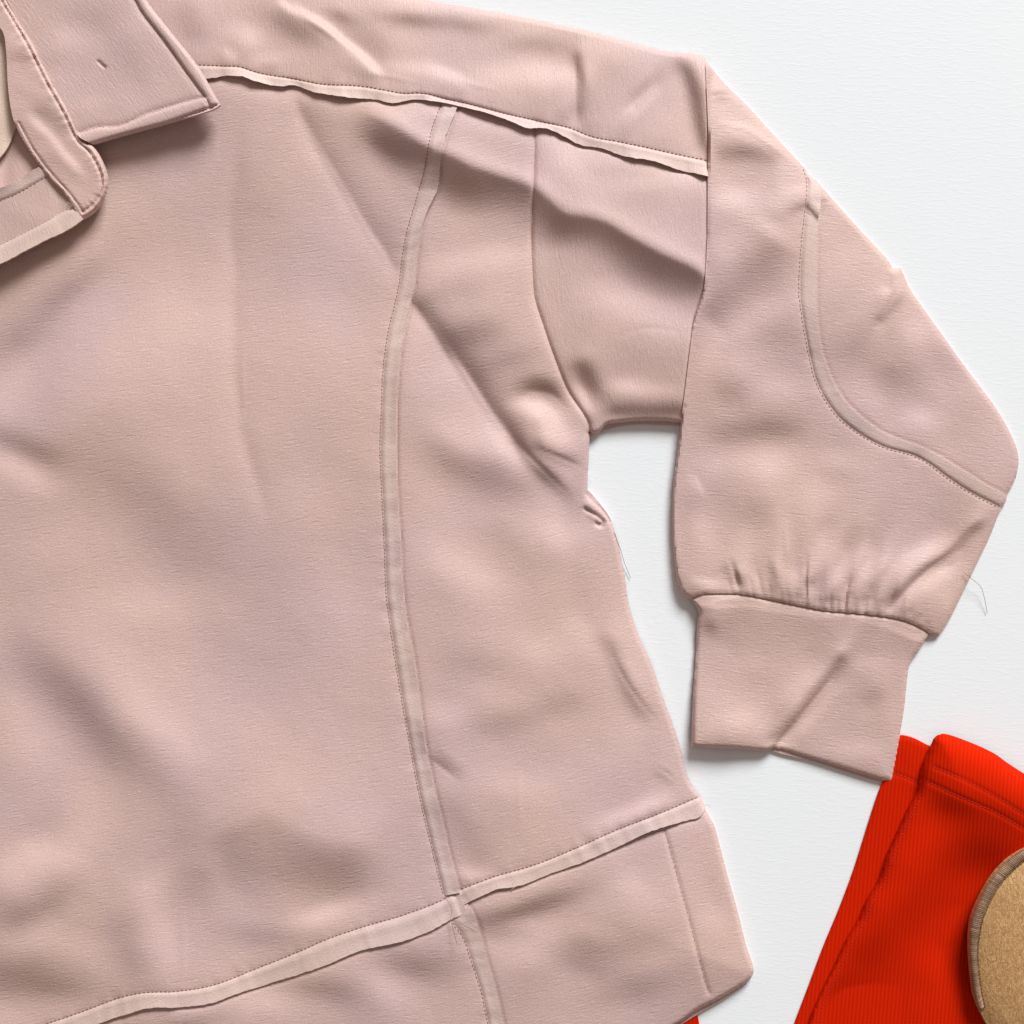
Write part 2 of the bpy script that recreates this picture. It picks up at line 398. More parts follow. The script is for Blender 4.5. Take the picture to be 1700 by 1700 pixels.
ARMH = [(889, 205), (888, 225), (887, 262), (885, 327), (882, 391), (884, 450), (888, 495), (901, 537), (920, 592), (944, 650), (968, 686), (977, 703), (979, 719)]
SHOULDER = [(-250, -210), (480, -50), (620, -14), (703, 0), (741, 6), (800, 16), (850, 25), (900, 35), (960, 48), (1000, 57), (1040, 68), (1080, 79), (1110, 86), (1150, 89), (1164, 92), (1172, 97)]
SIDE = [(979, 719), (978, 750), (976, 785), (975, 819), (991, 835), (1012, 863), (1024, 893), (1032, 931), (1037, 955), (1044, 1003), (1058, 1049), (1079, 1095), (1097, 1148), (1115, 1197), (1132, 1250), (1138, 1278), (1148, 1303), (1161, 1321), (1171, 1344)]
HEMSIDE = [(1171, 1344), (1185, 1369), (1195, 1404), (1209, 1457), (1224, 1510), (1238, 1567), (1251, 1612), (1245, 1626), (1224, 1641), (1188, 1662), (1160, 1676), (1128, 1699), (1060, 1735), (960, 1780), (850, 1825), (600, 1900), (300, 1950), (-250, 1980)]
UNDER = [(979, 719), (984, 722), (996, 717), (1008, 705), (1026, 702), (1062, 699), (1097, 699), (1128, 702), (1150, 704)]

def midline(A, B, f=.5):
    a = smooth(A); b = smooth(B); n = 200; return resample(a, n)*(1-f)+resample(b, n)*f
YM = midline(YOKE_T, YOKE_B, .45); PM = midline(PR_L, PR_R); HLM = midline(HL_T, HL_B, .45); HRM = midline(HR_T, HR_B, .45); HVM = midline(HV_L, HV_R)

# ------------------------------------------------------------------ cloth relief of the body
T = Field(4)  # light and dark of the folds drawn as tones, put into the shape
s, e, b_ = T.stroke, T.edge, T.blob
# front panel
s([(175, 405), (120, 465), (82, 515), (25, 593), (-30, 650)], 28, -.30)
s([(230, 420), (136, 507), (62, 585), (12, 655), (-60, 700)], 26, .16)
s([(-60, 690), (0, 712), (50, 738), (150, 770)], 24, -.16); s([(-40, 770), (10, 768), (70, 800), (110, 830)], 22, .14)
s([(60, 690), (180, 760), (260, 850), (340, 950), (470, 1060)], 55, -.10)
e([(388, 190), (386, 300), (384, 420), (398, 600), (402, 720), (430, 820), (440, 900)], .05, 26, -.07, 40)
b_(300, 520, 110, 120, .07); b_(560, 1000, 60, 140, .04); b_(500, 820, 60, 60, .05); b_(250, 1000, 100, 40, .05)
b_(90, 900, 80, 50, .06); b_(180, 600, 220, 90, .07, -35); b_(330, 860, 200, 70, -.05, 25); b_(300, 1130, 220, 90, .05); b_(430, 700, 30, 60, .04)
s([(-40, 1010), (40, 1075), (90, 1135), (140, 1195), (200, 1245), (262, 1285), (320, 1360)], 40, -.27, .45)
s([(150, 1110), (220, 1185), (290, 1245), (360, 1310)], 30, .12)
b_(380, 1230, 130, 90, .08); s([(0, 1110), (30, 1200), (60, 1300)], 30, .08)
e([(318, 1392), (340, 1378), (390, 1350), (441, 1326), (494, 1350), (560, 1385), (640, 1400)], -.18, 95, .06, 40, soft=22)
s([(318, 1385), (285, 1430), (262, 1480), (262, 1550), (266, 1640), (262, 1680)], 24, .18)
s([(222, 1470), (208, 1540), (216, 1590), (238, 1640)], 22, -.12)
s([(320, 1420), (325, 1480), (330, 1540)], 28, -.08)
s([(130, 1380), (99, 1400), (42, 1439), (-20, 1500)], 22, .26)
s([(130, 1410), (113, 1445), (78, 1499), (20, 1535), (-30, 1560)], 24, -.26)
b_(20, 1620, 90, 40, -.22); b_(130, 1580, 70, 30, .06); b_(100, 1640, 60, 18, -.06)
b_(547, 1520, 60, 18, .16, -15); b_(430, 1560, 60, 25, -.08); b_(590, 1460, 60, 40, -.08); b_(450, 1440, 110, 50, -.08)
# chest
e([(484, 165), (515, 225), (560, 300), (610, 385), (660, 458)], .05, 20, -.18, 48, taper=.1)
e([(672, 478), (700, 520), (760, 610), (810, 688), (845, 733), (880, 770)], .10, 40, -.34, 34, taper=.12)
T.a *= 1.0
e([(585, 175), (640, 195), (700, 226), (760, 252), (830, 285), (890, 314), (940, 350), (965, 350), (1020, 372), (1090, 405), (1180, 452), (1230, 480)], -.36, 52, .14, 26, taper=.10, soft=6)
b_(935, 370, 46, 34, -.12); b_(760, 300, 50, 30, -.14, 30); b_(655, 245, 45, 22, -.16, 25)
b_(790, 430, 80, 28, .12); b_(1040, 500, 90, 35, .12, 10); b_(920, 470, 35, 60, -.08); b_(1130, 540, 60, 30, .08)
s([(1000, 420), (1100, 470), (1170, 500)], 30, -.10)
b_(800, 560, 50, 26, -.14, -10); b_(850, 605, 50, 22, -.10, -20); b_(740, 520, 36, 30, .08); b_(690, 600, 30, 60, .06)
b_(560, 560, 60, 60, .04); b_(460, 430, 50, 90, -.05); b_(560, 260, 40, 50, .05)
s([(845, 682), (862, 655), (890, 643), (925, 656), (950, 690)], 15, -.34); s([(835, 700), (862, 682), (890, 680), (925, 696), (950, 722)], 17, .34)
s([(826, 694), (850, 725), (880, 755), (910, 785), (945, 820), (975, 858)], 13, -.42)
s([(880, 732), (931, 754), (978, 776)], 10, -.34, .2); s([(890, 715), (930, 722), (970, 745)], 16, .24)
s([(800, 712), (840, 732), (880, 765), (905, 800)], 20, .20)
s([(655, 700), (700, 730), (762, 772), (832, 808), (900, 822), (940, 860)], 30, -.21)
s([(690, 690), (760, 730), (820, 770)], 22, .10)
s([(680, 880), (720, 915), (790, 965), (860, 1000)], 34, .14); s([(760, 880), (840, 900), (880, 940), (910, 990)], 34, -.12)
b_(935, 890, 26, 30, .10); b_(980, 960, 30, 60, -.06)
s([(1000, 1045), (1025, 1090), (1046, 1145), (1097, 1206)], 15, -.26, .2); s([(1030, 1075), (1050, 1110), (1068, 1150)], 10, .16); s([(940, 1010), (985, 1060), (1010, 1120)], 20, .10)
s([(705, 1245), (740, 1270), (775, 1295)], 11, -.16); b_(726, 1190, 40, 26, .09); b_(832, 1195, 60, 26, -.10, -10); b_(800, 1100, 80, 30, -.07); b_(900, 1080, 60, 30, .07); b_(860, 1290, 90, 30, .06); b_(930, 1160, 50, 25, -.06)
s([(960, 1380), (1010, 1358), (1062, 1335), (1136, 1304)], 13, .22); s([(1000, 1388), (1070, 1356), (1150, 1322)], 10, -.20)
s([(1080, 1268), (1105, 1284), (1128, 1300)], 8, -.16); s([(700, 1300), (760, 1360), (800, 1440)], 22, -.10); b_(790, 1440, 24, 14, .14)
# hem panels
b_(870, 1500, 90, 16, -.22, -18); s([(975, 1530), (968, 1570), (948, 1635)], 40, -.15); b_(905, 1545, 50, 34, .12, -30); b_(870, 1590, 50, 30, .08); b_(1048, 1470, 30, 40, .08)
b_(1185, 1520, 24, 26, .07, -30); b_(1080, 1560, 50, 30, -.08, -40); b_(1060, 1640, 60, 24, -.12, -20); b_(1190, 1450, 16, 40, -.06)
b_(635, 1640, 40, 30, .12); b_(700, 1605, 60, 26, -.16); b_(540, 1650, 60, 24, -.14); b_(440, 1680, 50, 20, .10); b_(300, 1700, 60, 14, -.14); b_(820, 1540, 40, 20, -.10)
s([(260, 1676), (262, 1740)], 14, .14)
# yoke
b_(770, 38, 70, 16, -.20, 5); b_(888, 76, 50, 18, -.12); s([(700, 108), (735, 116), (790, 142)], 9, .18); b_(903, 122, 45, 22, .16); b_(820, 120, 50, 20, .08)
s([(956, 76), (955, 100), (957, 147), (958, 205)], 7, -.42, .2); s([(942, 95), (940, 150), (942, 195)], 9, .16)
s([(1095, 138), (1070, 160), (1050, 182), (1022, 212)], 8, .24); s([(1075, 130), (1056, 150), (1030, 190)], 9, -.14); b_(1100, 200, 30, 30, .05)
s([(1115, 92), (1148, 112), (1156, 150), (1160, 205), (1164, 262)], 16, -.50, .15); b_(1120, 150, 18, 40, .10)
s([(470, -15), (482, 4), (508, 27), (550, 56), (594, 88), (640, 122)], 7, .40, .1); s([(455, -20), (465, 20), (500, 55), (530, 80), (540, 110)], 24, -.24)
b_(409, 53, 24, 22, .14); s([(376, 70), (378, 92), (396, 100)], 9, .16); b_(570, 35, 22, 12, -.18, 20); b_(668, 34, 46, 14, -.24, 5); b_(697, 112, 50, 12, .12, 8); s([(310, -10), (318, 40), (340, 85)], 20, -.16); b_(440, 100, 30, 12, .08); b_(600, 120, 40, 14, -.06, 10)
b_(620, 75, 40, 20, -.10, 30); b_(1000, 120, 26, 30, -.06)
# underarm
b_(943, 268, 26, 30, .10); b_(1050, 300, 60, 18, .06)
s([(932, 606), (968, 614), (988, 644), (1000, 680)], 13, -.36, .4); s([(952, 630), (972, 658), (988, 700)], 9, .30); b_(1040, 640, 40, 18, .18); b_(1100, 650, 30, 18, .12)
s([(1005, 684), (1040, 684), (1128, 686), (1180, 690)], 11, -.34, .1); s([(1085, 640), (1120, 690)], 14, -.08)
# the small tuck below the armpit
s([(974, 838), (990, 856), (1004, 868)], 6, -.45, .1); s([(980, 826), (1000, 842), (1012, 862)], 6, .30, .1)

zb = Field(2)
warp(T)
rl = Field(4); _r = relief(T, gain=2.6)*S; print('relief body mm', np.percentile(_r, [0, 1, 5, 50, 95, 99, 100])*1000); rl.a = np.tanh(_r/0.016)*0.016
rl.a += noise2(rl, 220, .0007, 1, 3)+noise2(rl, 80, .00010, 1, 5)+noise2(rl, 28, .00003, 1, 4)
rel_b = rl(zb.X, zb.Y)
c6 = Field(6)
outer = np.concatenate([smooth(SHOULDER, step=8), smooth(UNDER, step=6)[::-1][:0]])
def dfield(poly, R):
    D, _, _ = c6.dist(poly, R); f = Field(6); f.a = D; return f
dsh = dfield(smooth(SHOULDER, step=16), 460)
dsd = dfield(np.r_[smooth(SIDE, step=16), smooth(HEMSIDE, step=20)], 460)
dun = dfield(smooth(UNDER, step=14), 460)
dd = np.minimum(np.minimum(dsh(zb.X, zb.Y), dsd(zb.X, zb.Y)), dun(zb.X, zb.Y))
zb.a = 0.0070+0.0075*(1-np.exp(-dd/110.0)) + rel_b*(1-np.exp(-dd/26.0))
zb.a = .0012+np.logaddexp(0, (zb.a-.0012)/.0015)*.0015
# under the forearm the sleeve is pressed flat
xl = np.interp(zb.Y, [90, 300, 456, 482, 530, 585, 650, 760], [1172, 1174, 1171, 1168, 1153, 1145, 1137, 1124]); pr = 1/(1+np.exp(-(zb.X-xl-5)/2.5))*np.clip((760-zb.Y)/40, 0, 1); zb.a = zb.a*(1-pr)+np.minimum(zb.a, .0030)*pr
# rounded folds at the silhouette
for pl in (SHOULDER, SIDE+HEMSIDE[1:], UNDER):
    D, _, _ = zb.dist(smooth(pl, step=4), 12); t = np.clip(D/6, 0, 1); pf = np.sqrt(np.clip(1-(1-t)**2, 0, 1))
    zb.a = 0.0012+(np.maximum(zb.a, .002)-0.0012)*pf
zb.a = np.maximum(zb.a, .0012)
# seams pull the cloth in
def groove(f, pts, w, dz, raw=False):
    D, _, _ = f.dist(pts if raw else smooth(pts, step=5), 4*w); f.a -= dz*np.exp(-(D/w)**2)
for g in (YOKE_T, PR_L, HL_T, HR_T, HV_L): groove(zb, g, 3.0, .0004); groove(zb, g, 14, .0003)
groove(zb, ARMH, 2.6, .0016); groove(zb, ARMH, 10, .0007); groove(zb, DART, 2.4, .0010); groove(zb, DART, 7, .0002)
groove(zb, [(972, 845), (984, 852), (995, 859), (1002, 866), (999, 873), (991, 869)], 3.2, .0020); groove(zb, [(976, 825), (984, 832)], 2.2, .0014)
def crease0(f, pts, w, dz, taper=.4):
    poly = smooth(pts, step=3); D, _, TT = f.dist(poly, 4*w); f.a -= dz*np.exp(-(D/w)**2)*np.clip(np.minimum(TT, 1-TT)/taper, 0, 1)*(D < 4*w)
for q, w_, dz in (([(688, 492), (705, 520), (760, 606), (812, 686), (850, 738)], 5, -.0006), ([(486, 172), (520, 232), (565, 308), (612, 388), (664, 466)], 5, -.0004), ([(476, -10), (506, 26), (550, 57), (594, 89), (640, 120)], 5, -.0008),
                  ([(402, 560), (404, 650), (403, 740)], 3.5, -.00025), ([(1089, 142), (1062, 170), (1022, 212)], 4, -.0005), ([(955, 80), (956, 140), (958, 205)], 3.5, .0005), ([(1008, 1060), (1028, 1110), (1060, 1160), (1098, 1206)], 4, .0005),
                  ([(1086, 1270), (1108, 1284), (1128, 1300)], 3, .0004), ([(700, 1250), (735, 1275), (765, 1300)], 4, .0004), ([(860, 1250), (862, 1330), (866, 1400)], 4, -.0002), ([(735, 118), (780, 138), (830, 150)], 4, -.0003), ([(1010, 560), (1080, 545), (1150, 556)], 4, .0002),
                  ([(858, 668), (880, 648), (915, 652), (944, 684)], 5, .0006), ([(838, 706), (868, 744), (905, 782), (950, 826)], 4, .0007), ([(890, 744), (932, 760), (972, 778)], 4, .0006), ([(600, 120), (640, 126), (700, 138)], 3, -.0003), ([(300, 1500), (305, 1560), (300, 1640)], 5, -.0003)):
    crease0(zb, q, w_, dz)
for g, dx, dy, dz in ((PR_R, 2.5, 0, .0008), (HV_R, 2.5, 0, .0007), (HR_B[2:-1], 0, 3, .0006), (HL_B[:-1], 0, 3, .0006), (YOKE_B[2:], 0, 3, .0006)):
    groove(zb, [(p[0]+dx, p[1]+dy) for p in g], 2.2, dz)
# puckers along stitched seams
def pucker(f, pts, amp, wl, w, seed):
    poly = smooth(pts, step=4); D, _, TT = f.dist(poly, 3*w); r = np.random.default_rng(seed)
    n = int(length(poly)/wl*4)+8; k = np.convolve(r.normal(size=n), [.3, 1, .3], 'same')
    f.a += amp*np.interp(TT, np.linspace(0, 1, n), k)*np.exp(-(D/w)**2)*(D < 3*w)
for i, g in enumerate((YOKE_T, PR_L, HL_T, HR_T, HV_L)): pucker(zb, g, .00018, 34, 15, 20+i)

def drop(f, pts, dz, w, raw=True):
    D, SD, _ = f.dist(pts if raw else smooth(pts, step=5), 3.5*w); f.a -= dz*np.exp(-(D/w)**2)*np.where(SD > 0, 1.0, np.exp(-(D/3.0)**2))
drop(zb, YM, .0022, 24); drop(zb, HLM, .0012, 20); drop(zb, HRM, .0014, 18); drop(zb, PM[::-1], .0009, 16); drop(zb, HVM[::-1], .0010, 12)
jacket = empty('jacket', (0, 0, 0), label='dusty pink button jacket with raw-edge seams laid flat, collar open and sleeve folded down', category='jacket')

def cat(*a): return np.concatenate([np.asarray(x, float) for x in a])
def upto(poly, x0=None, x1=None):
    m = np.ones(len(poly), bool)
    if x0 is not None: m &= poly[:, 0] >= x0
    if x1 is not None: m &= poly[:, 0] <= x1
    return poly[m]
shp = smooth(SHOULDER); arm = smooth(ARMH); sd = smooth(SIDE); hs = smooth(HEMSIDE); un = smooth(UNDER)
ym = YM
panel('yoke_panel', cat(shp, [(1171, 108), (1184, 150), (1188, 200), (1190, 283)], ym[::-1]), zb, M_fab, jacket, raw=True, grain=92, skirt=.0020, label='shoulder panel with vertical slub grain running to the sleeve fold')
panel('front_panel', cat(upto(ym, None, 744), PM, HLM[::-1], [(-250, 1790), (-250, 100)]), zb, M_fab, jacket, raw=True, grain=-9, skirt=.0016, label='wide front panel left of the long curved seam')
panel('side_panel', cat(upto(ym, 747, 888), arm, sd, HRM[::-1], PM[::-1]), zb, M_fab, jacket, raw=True, grain=-14, skirt=.0022)
panel('sleeve_panel', cat(upto(ym, 890), [(1188, 400), (1170, 520), (1156, 600), (1146, 704)], un[::-1], arm[::-1]), zb, M_fab, jacket, raw=True, grain=84, skirt=.0035)
hvm = HVM
panel('hem_band', cat(HLM, hvm, [(600, 1900), (300, 1950), (-250, 1980)]), zb, M_fab, jacket, raw=True, grain=-6, skirt=.0016, label='left hem band piece along the bottom of the front')
hsr = hs[hs[:, 0] > 860]
panel('hem_band', cat(HRM, hsr, hvm[::-1]), zb, M_fab, jacket, raw=True, grain=-14, skirt=.0040, label='right hem band piece with a stitched dart')
# lining under the seams and the second layer of the sleeve and body
lin = lambda x, y: np.maximum(zb(x, y)-.0022, .0008)
panel('lining', cat(smooth([(-240, -150), (500, 20), (1000, 80), (1120, 115), (1168, 150), (1180, 400), (1140, 680), (1000, 700), (968, 720), (962, 850), (1010, 900), (1050, 1100), (1150, 1340), (1235, 1605), (1120, 1690), (850, 1810), (-240, 1960)], closed=True)), lin, M_fab, jacket, raw=True, step=8, skirt=.002)
back = lambda x, y: 0.0022+0*x
panel('back_sleeve_layer', [(978, 690), (979, 724), (1000, 716), (1025, 708), (1062, 704), (1097, 705), (1160, 708), (1160, 640)], back, M_fab, jacket, floor=0.0001, grain=84)
panel('back_hem_layer', [(1100, 1600), (1180, 1560), (1225, 1560), (1244, 1612), (1240, 1632), (1200, 1660), (1165, 1680), (1120, 1708), (1080, 1700)], back, M_fab, jacket, floor=0.0001)
panel('folded_tuck', [(960, 812), (974, 812), (984, 822), (994, 834), (1008, 852), (1016, 866), (1004, 872), (985, 858), (966, 850)], lambda x, y: .0040+.0016*np.exp(-(((x-985)/14)**2+((y-838)/12)**2)), M_fab, jacket, floor=.0002, step=2)

# seam tapes with their rows of stitches
def tape(A, B, zf, seed, grain=None, pitch=7, so=0.0, **k):
    t = ribbon('seam_tape', A, B, zf, M_tape, jacket, seed=seed, grain=grain, **k)
    stitches('stitching', A, zf, M_thread, t, pitch=pitch, off=so); return t
tape(YOKE_T, YOKE_B, zb, 1, liftB=.0014, curl=.0014, th=.0011, so=-2.2, grain=92)
tape(PR_L, PR_R, zb, 2, liftB=.0016, curl=.0006, th=.0009, so=2.0, grain=20, pitch=6)
tape(HV_L, HV_R, zb, 5, liftB=.0008, curl=.0002, th=.0006, so=2.0, grain=20)
tape(HR_T, HR_B, zb, 4, liftB=.0012, curl=.0004, th=.0007, so=-2.0, grain=-20)
tape(HL_T, HL_B, zb, 3, liftB=.0012, curl=.0005, th=.0009, so=-2.0, grain=-20)
stitches('stitching', DART, zb, M_thread, jacket, pitch=7, w=.9)

# ------------------------------------------------------------------ forearm, elbow patch, cuff
FA_L = [(1171, 99), (1173, 149), (1176, 229), (1175, 294), (1174, 391), (1171, 456), (1168, 482), (1153, 530), (1145, 585), (1137, 650), (1132, 688), (1125, 752), (1119, 798), (1117, 865), (1119, 918), (1125, 964), (1134, 985), (1146, 995)]
FA_R = [(1163, 92), (1176, 106), (1199, 134), (1241, 176), (1279, 218), (1318, 260), (1357, 302), (1383, 332), (1409, 361), (1441, 396), (1474, 432), (1482, 445), (1495, 445), (1501, 458), (1509, 477), (1538, 519), (1571, 565), (1598, 603), (1622, 635), (1651, 674), (1672, 709), (1688, 745), (1691, 766), (1686, 794), (1672, 822), (1670, 833), (1661, 847), (1644, 889), (1622, 935), (1608, 964), (1591, 999), (1573, 1034), (1559, 1055), (1550, 1057)]
GATH = [(1146, 995), (1164, 987), (1199, 985), (1234, 987), (1276, 995), (1319, 1004), (1365, 1013), (1418, 1018), (1471, 1024), (1506, 1032), (1534, 1045), (1550, 1057)]
EL_L = [(1336, 282), (1341, 302), (1341, 325), (1338, 351), (1334, 387), (1330, 432), (1328, 480), (1331, 513), (1338, 555), (1347, 600), (1354, 628), (1368, 658), (1393, 692), (1428, 720), (1467, 741), (1516, 755), (1541, 768), (1576, 794), (1612, 817), (1659, 841)]
EL_R = [(1361, 308), (1363, 318), (1362, 341), (1357, 374), (1355, 422), (1354, 471), (1355, 519), (1360, 568), (1370, 604), (1379, 628), (1400, 664), (1428, 692), (1464, 718), (1499, 732), (1534, 745), (1569, 764), (1612, 791), (1640, 808), (1669, 822)]
CUFF = [(1140, 975), (1146, 994), (1155, 1006), (1160, 1018), (1158, 1031), (1155, 1094), (1151, 1151), (1149, 1200), (1148, 1241), (1224, 1244), (1275, 1246), (1284, 1242), (1347, 1259), (1418, 1281), (1467, 1295), (1480, 1295), (1488, 1256), (1495, 1214), (1502, 1168), (1504, 1147), (1511, 1101), (1527, 1077), (1546, 1045), (1500, 1010), (1300, 985)]
F = Field(4); s, e, b_ = F.stroke, F.edge, F.blob
s([(1170, 158), (1190, 157), (1225, 157)], 8, -.28); s([(1180, 196), (1220, 205), (1270, 228), (1310, 260)], 10, .20); b_(1200, 130, 18, 14, .06)
s([(1172, 252), (1210, 250), (1250, 252), (1300, 272)], 19, -.30, .1); b_(1205, 330, 40, 22, .18); b_(1260, 300, 40, 18, -.05)
s([(1300, 358), (1316, 350), (1345, 341), (1388, 331)], 8, -.26); s([(1290, 322), (1330, 318), (1365, 312)], 9, .10); b_(1290, 360, 25, 16, -.12)
s([(1290, 385), (1263, 425), (1222, 482), (1165, 540)], 28, -.34, .12); b_(1200, 410, 30, 30, .10); s([(1310, 460), (1275, 500), (1225, 545), (1180, 585)], 22, .20)
b_(1300, 560, 30, 40, -.06); b_(1220, 600, 50, 25, .06)
s([(1500, 452), (1485, 468), (1462, 492)], 6, .22, .3); s([(1500, 478), (1482, 505), (1455, 540)], 7, -.36, .2); s([(1478, 447), (1484, 462), (1476, 480)], 5, -.3, .2); b_(1430, 570, 60, 34, -.10, -40); b_(1400, 430, 30, 50, .06); b_(1520, 540, 24, 30, .10); b_(1554, 575, 16, 30, -.08)
b_(1499, 625, 40, 34, -.10); b_(1450, 650, 30, 30, .08); b_(1531, 690, 30, 24, .12); b_(1600, 700, 30, 40, -.05); b_(1560, 640, 20, 26, .06)
s([(1178, 672), (1210, 652), (1250, 644)], 20, -.12); b_(1290, 640, 40, 24, .08)
s([(1150, 735), (1200, 722), (1259, 716), (1315, 712), (1328, 750)], 22, -.17, .3); b_(1270, 770, 50, 32, .13); b_(1190, 770, 30, 20, .06)
b_(1350, 825, 44, 34, .09); b_(1390, 760, 40, 20, .08); b_(1259, 856, 44, 30, -.09); s([(1395, 870), (1415, 888), (1418, 925)], 20, -.12)
s([(1390, 862), (1372, 880), (1356, 930), (1342, 975)], 9, .26); s([(1350, 870), (1330, 900), (1322, 960)], 10, -.12); b_(1300, 880, 18, 40, .12); s([(1440, 880), (1440, 930), (1425, 985)], 12, .20)
s([(1648, 857), (1608, 882), (1576, 918), (1541, 944), (1503, 982), (1478, 1018)], 7, -.55, .15); s([(1600, 868), (1556, 902), (1515, 935), (1470, 985)], 17, .28); s([(1600, 915), (1562, 950), (1520, 990), (1500, 1020)], 16, .24); s([(1480, 930), (1462, 965), (1445, 1005)], 9, -.22)
s([(1145, 780), (1155, 800), (1166, 830)], 5, .20); s([(1128, 780), (1132, 860), (1140, 930)], 14, -.08); b_(1170, 880, 26, 40, .12); b_(1570, 1000, 14, 22, .12)
s([(1195, 930), (1214, 950), (1232, 975)], 11, -.22, .3); s([(1136, 960), (1165, 968), (1205, 974)], 9, .20); s([(1240, 930), (1250, 960), (1262, 985)], 9, .16)
s([(1225, 945), (1229, 975)], 3.5, -.4, .2)
for x, L, a in ((1281, 24, .28), (1298, 20, .3), (1310, 16, .25), (1339, 58, .6), (1350, 18, .3), (1365, 22, .35), (1378, 22, .35), (1402, 36, .5), (1419, 26, .35), (1434, 30, .35), (1456, 24, .3), (1503, 14, .25), (1520, 14, .2), (1322, 18, .25), (1390, 20, .3)):
    y = np.interp(x, [p[0] for p in GATH], [p[1] for p in GATH]); sl = (x-1340)/340
    s([(x+sl*L*.9, y-L-4), (x+sl*L*.4, y-L*.5), (x, y+2)], 4.2, -a, .3); s([(x+7+sl*L*.8, y-L*.8), (x+7, y)], 4.2, a*.7, .3)
for x0, y0, x1, y1, a in ((1283, 992, 1275, 915, .30), (1308, 998, 1306, 930, .24), (1352, 1008, 1385, 900, .34), (1402, 1014, 1432, 905, .38), (1436, 1016, 1478, 930, .34), (1325, 1002, 1318, 950, .2), (1378, 1010, 1400, 960, .24), (1470, 1020, 1510, 965, .26)):
    mx, my = (x0+x1)/2+rng.normal()*3, (y0+y1)/2
    s([(x0, y0+8), (mx, my), (x1, y1)], 7.5, -a*1.1, .5); s([(x0+13, y0+8), (mx+15, my), (x1+14, y1)], 8, a, .5)
# cuff
s([(1150, 1040), (1172, 1040), (1200, 1046)], 13, -.32); s([(1160, 1060), (1190, 1075), (1220, 1080)], 14, .10)
s([(1360, 1090), (1345, 1120), (1325, 1150), (1290, 1190)], 18, .22); s([(1402, 1075), (1384, 1105), (1366, 1132), (1344, 1158), (1310, 1195), (1272, 1240)], 9, -.60, .12)
s([(1410, 1100), (1392, 1128), (1366, 1160), (1330, 1205), (1300, 1240)], 9, .26); s([(1468, 1130), (1450, 1150), (1424, 1180)], 14, -.13); b_(1440, 1100, 30, 16, .06); b_(1420, 1240, 50, 20, .08); b_(1220, 1200, 50, 26, .12); b_(1240, 1130, 40, 22, -.05); b_(1480, 1180, 12, 40, .08)
warp(F, 3, 1.2)
zf_ = Field(2); rf = Field(4); _r = relief(F, gain=2.3)*S; print('relief arm mm', np.percentile(_r, [0, 1, 5, 50, 95, 99, 100])*1000); rf.a = np.tanh(_r/0.010)*0.010+noise2(rf, 160, .0004, 1, 8)+noise2(rf, 60, .00010, 1, 9)+noise2(rf, 26, .00003, 1, 10)
zf_.a = rf(zf_.X, zf_.Y)
dr = dfield(np.r_[smooth(FA_R, step=12)], 340); dl = dfield(smooth(FA_L, step=14), 340)
ddf = np.minimum(dr(zf_.X, zf_.Y), 1e9)
ov = np.clip((760-zf_.Y)/260, 0, 1); ov = ov*ov*(3-2*ov)                     # rests on the upper sleeve up here
left = np.exp(-dl(zf_.X, zf_.Y)/85.0)
zf_.a = 0.0038+(0.0035+.002*ov)*(1-np.exp(-ddf/60))+0.0065*ov*left*(1-np.exp(-ddf/45))+zf_.a*(1-np.exp(-ddf/14))*(1-np.exp(-dl(zf_.X, zf_.Y)/14))
zf_.a = np.where(zf_.Y < 700, np.maximum(zf_.a, zb(zf_.X, zf_.Y)+.0009), zf_.a)
for pl, w in ((FA_R, 6), (FA_L[1:], 4)):
    D, _, _ = zf_.dist(smooth(pl, step=4), w+2); t = np.clip(D/w, 0, 1); pf = np.sqrt(np.clip(1-(1-t)**2, 0, 1))
    lo_ = np.where(zf_.Y < 690, np.maximum(zb(zf_.X, zf_.Y)+.0010, .004), .0025) if pl[0][0] == FA_L[1][0] else np.full(zf_.X.shape, .0015)
    zf_.a = np.where(D < w, lo_+(np.maximum(zf_.a, lo_+.0008)-lo_)*pf, zf_.a)
zf_.a = np.maximum(zf_.a, .0015)
zc = Field(2); zc.a = zf_.a.copy()
zf_.a += .0022*np.exp(-((zf_.Y-1000)/80)**2)*(1-np.exp(-dr(zf_.X, zf_.Y)/30))*(1-np.exp(-dl(zf_.X, zf_.Y)/30))
# sewn elbow seam and gathered edge
groove(zf_, EL_L, 2.6, .0005); groove(zf_, EL_L, 10, .0002); groove(zf_, [(p[0]+3, p[1]-2) for p in EL_R], 2.0, .0005); pucker(zf_, EL_L, .00012, 34, 13, 31)
D, _, _ = zf_.dist(smooth(GATH, step=4), 16); t = np.clip(D/7, 0, 1); zf_.a -= .0016*(1-np.sqrt(np.clip(1-(1-t)**2, 0, 1)))
def crease(f, pts, w, dz, taper=.4):
    poly = smooth(pts, step=3); D, _, TT = f.dist(poly, 4*w); f.a -= dz*np.exp(-(D/w)**2)*np.clip(np.minimum(TT+.15, 1-TT)/taper, 0, 1)*(D < 4*w)
for x, L, a in ((1281, 24, .5), (1298, 20, .5), (1310, 16, .4), (1322, 18, .4), (1339, 62, 1.1), (1350, 18, .5), (1365, 22, .6), (1378, 24, .7), (1390, 20, .5), (1402, 42, .9), (1419, 26, .6), (1434, 34, .6), (1456, 24, .5), (1470, 40, .7), (1250, 26, .5), (1266, 34, .6), (1486, 30, .6), (1534, 12, .4), (1215, 18, .4), (1503, 14, .4), (1520, 14, .4), (1229, 30, .6)):
    y = np.interp(x, [p[0] for p in GATH], [p[1] for p in GATH]); sl = (x-1340)/340; L = L*1.5
    crease(zf_, [(x, y+1), (x+sl*L*.4+rng.normal(), y-L*.5), (x+sl*L*.9+rng.normal(), y-L)], 2.4, a*.0012)
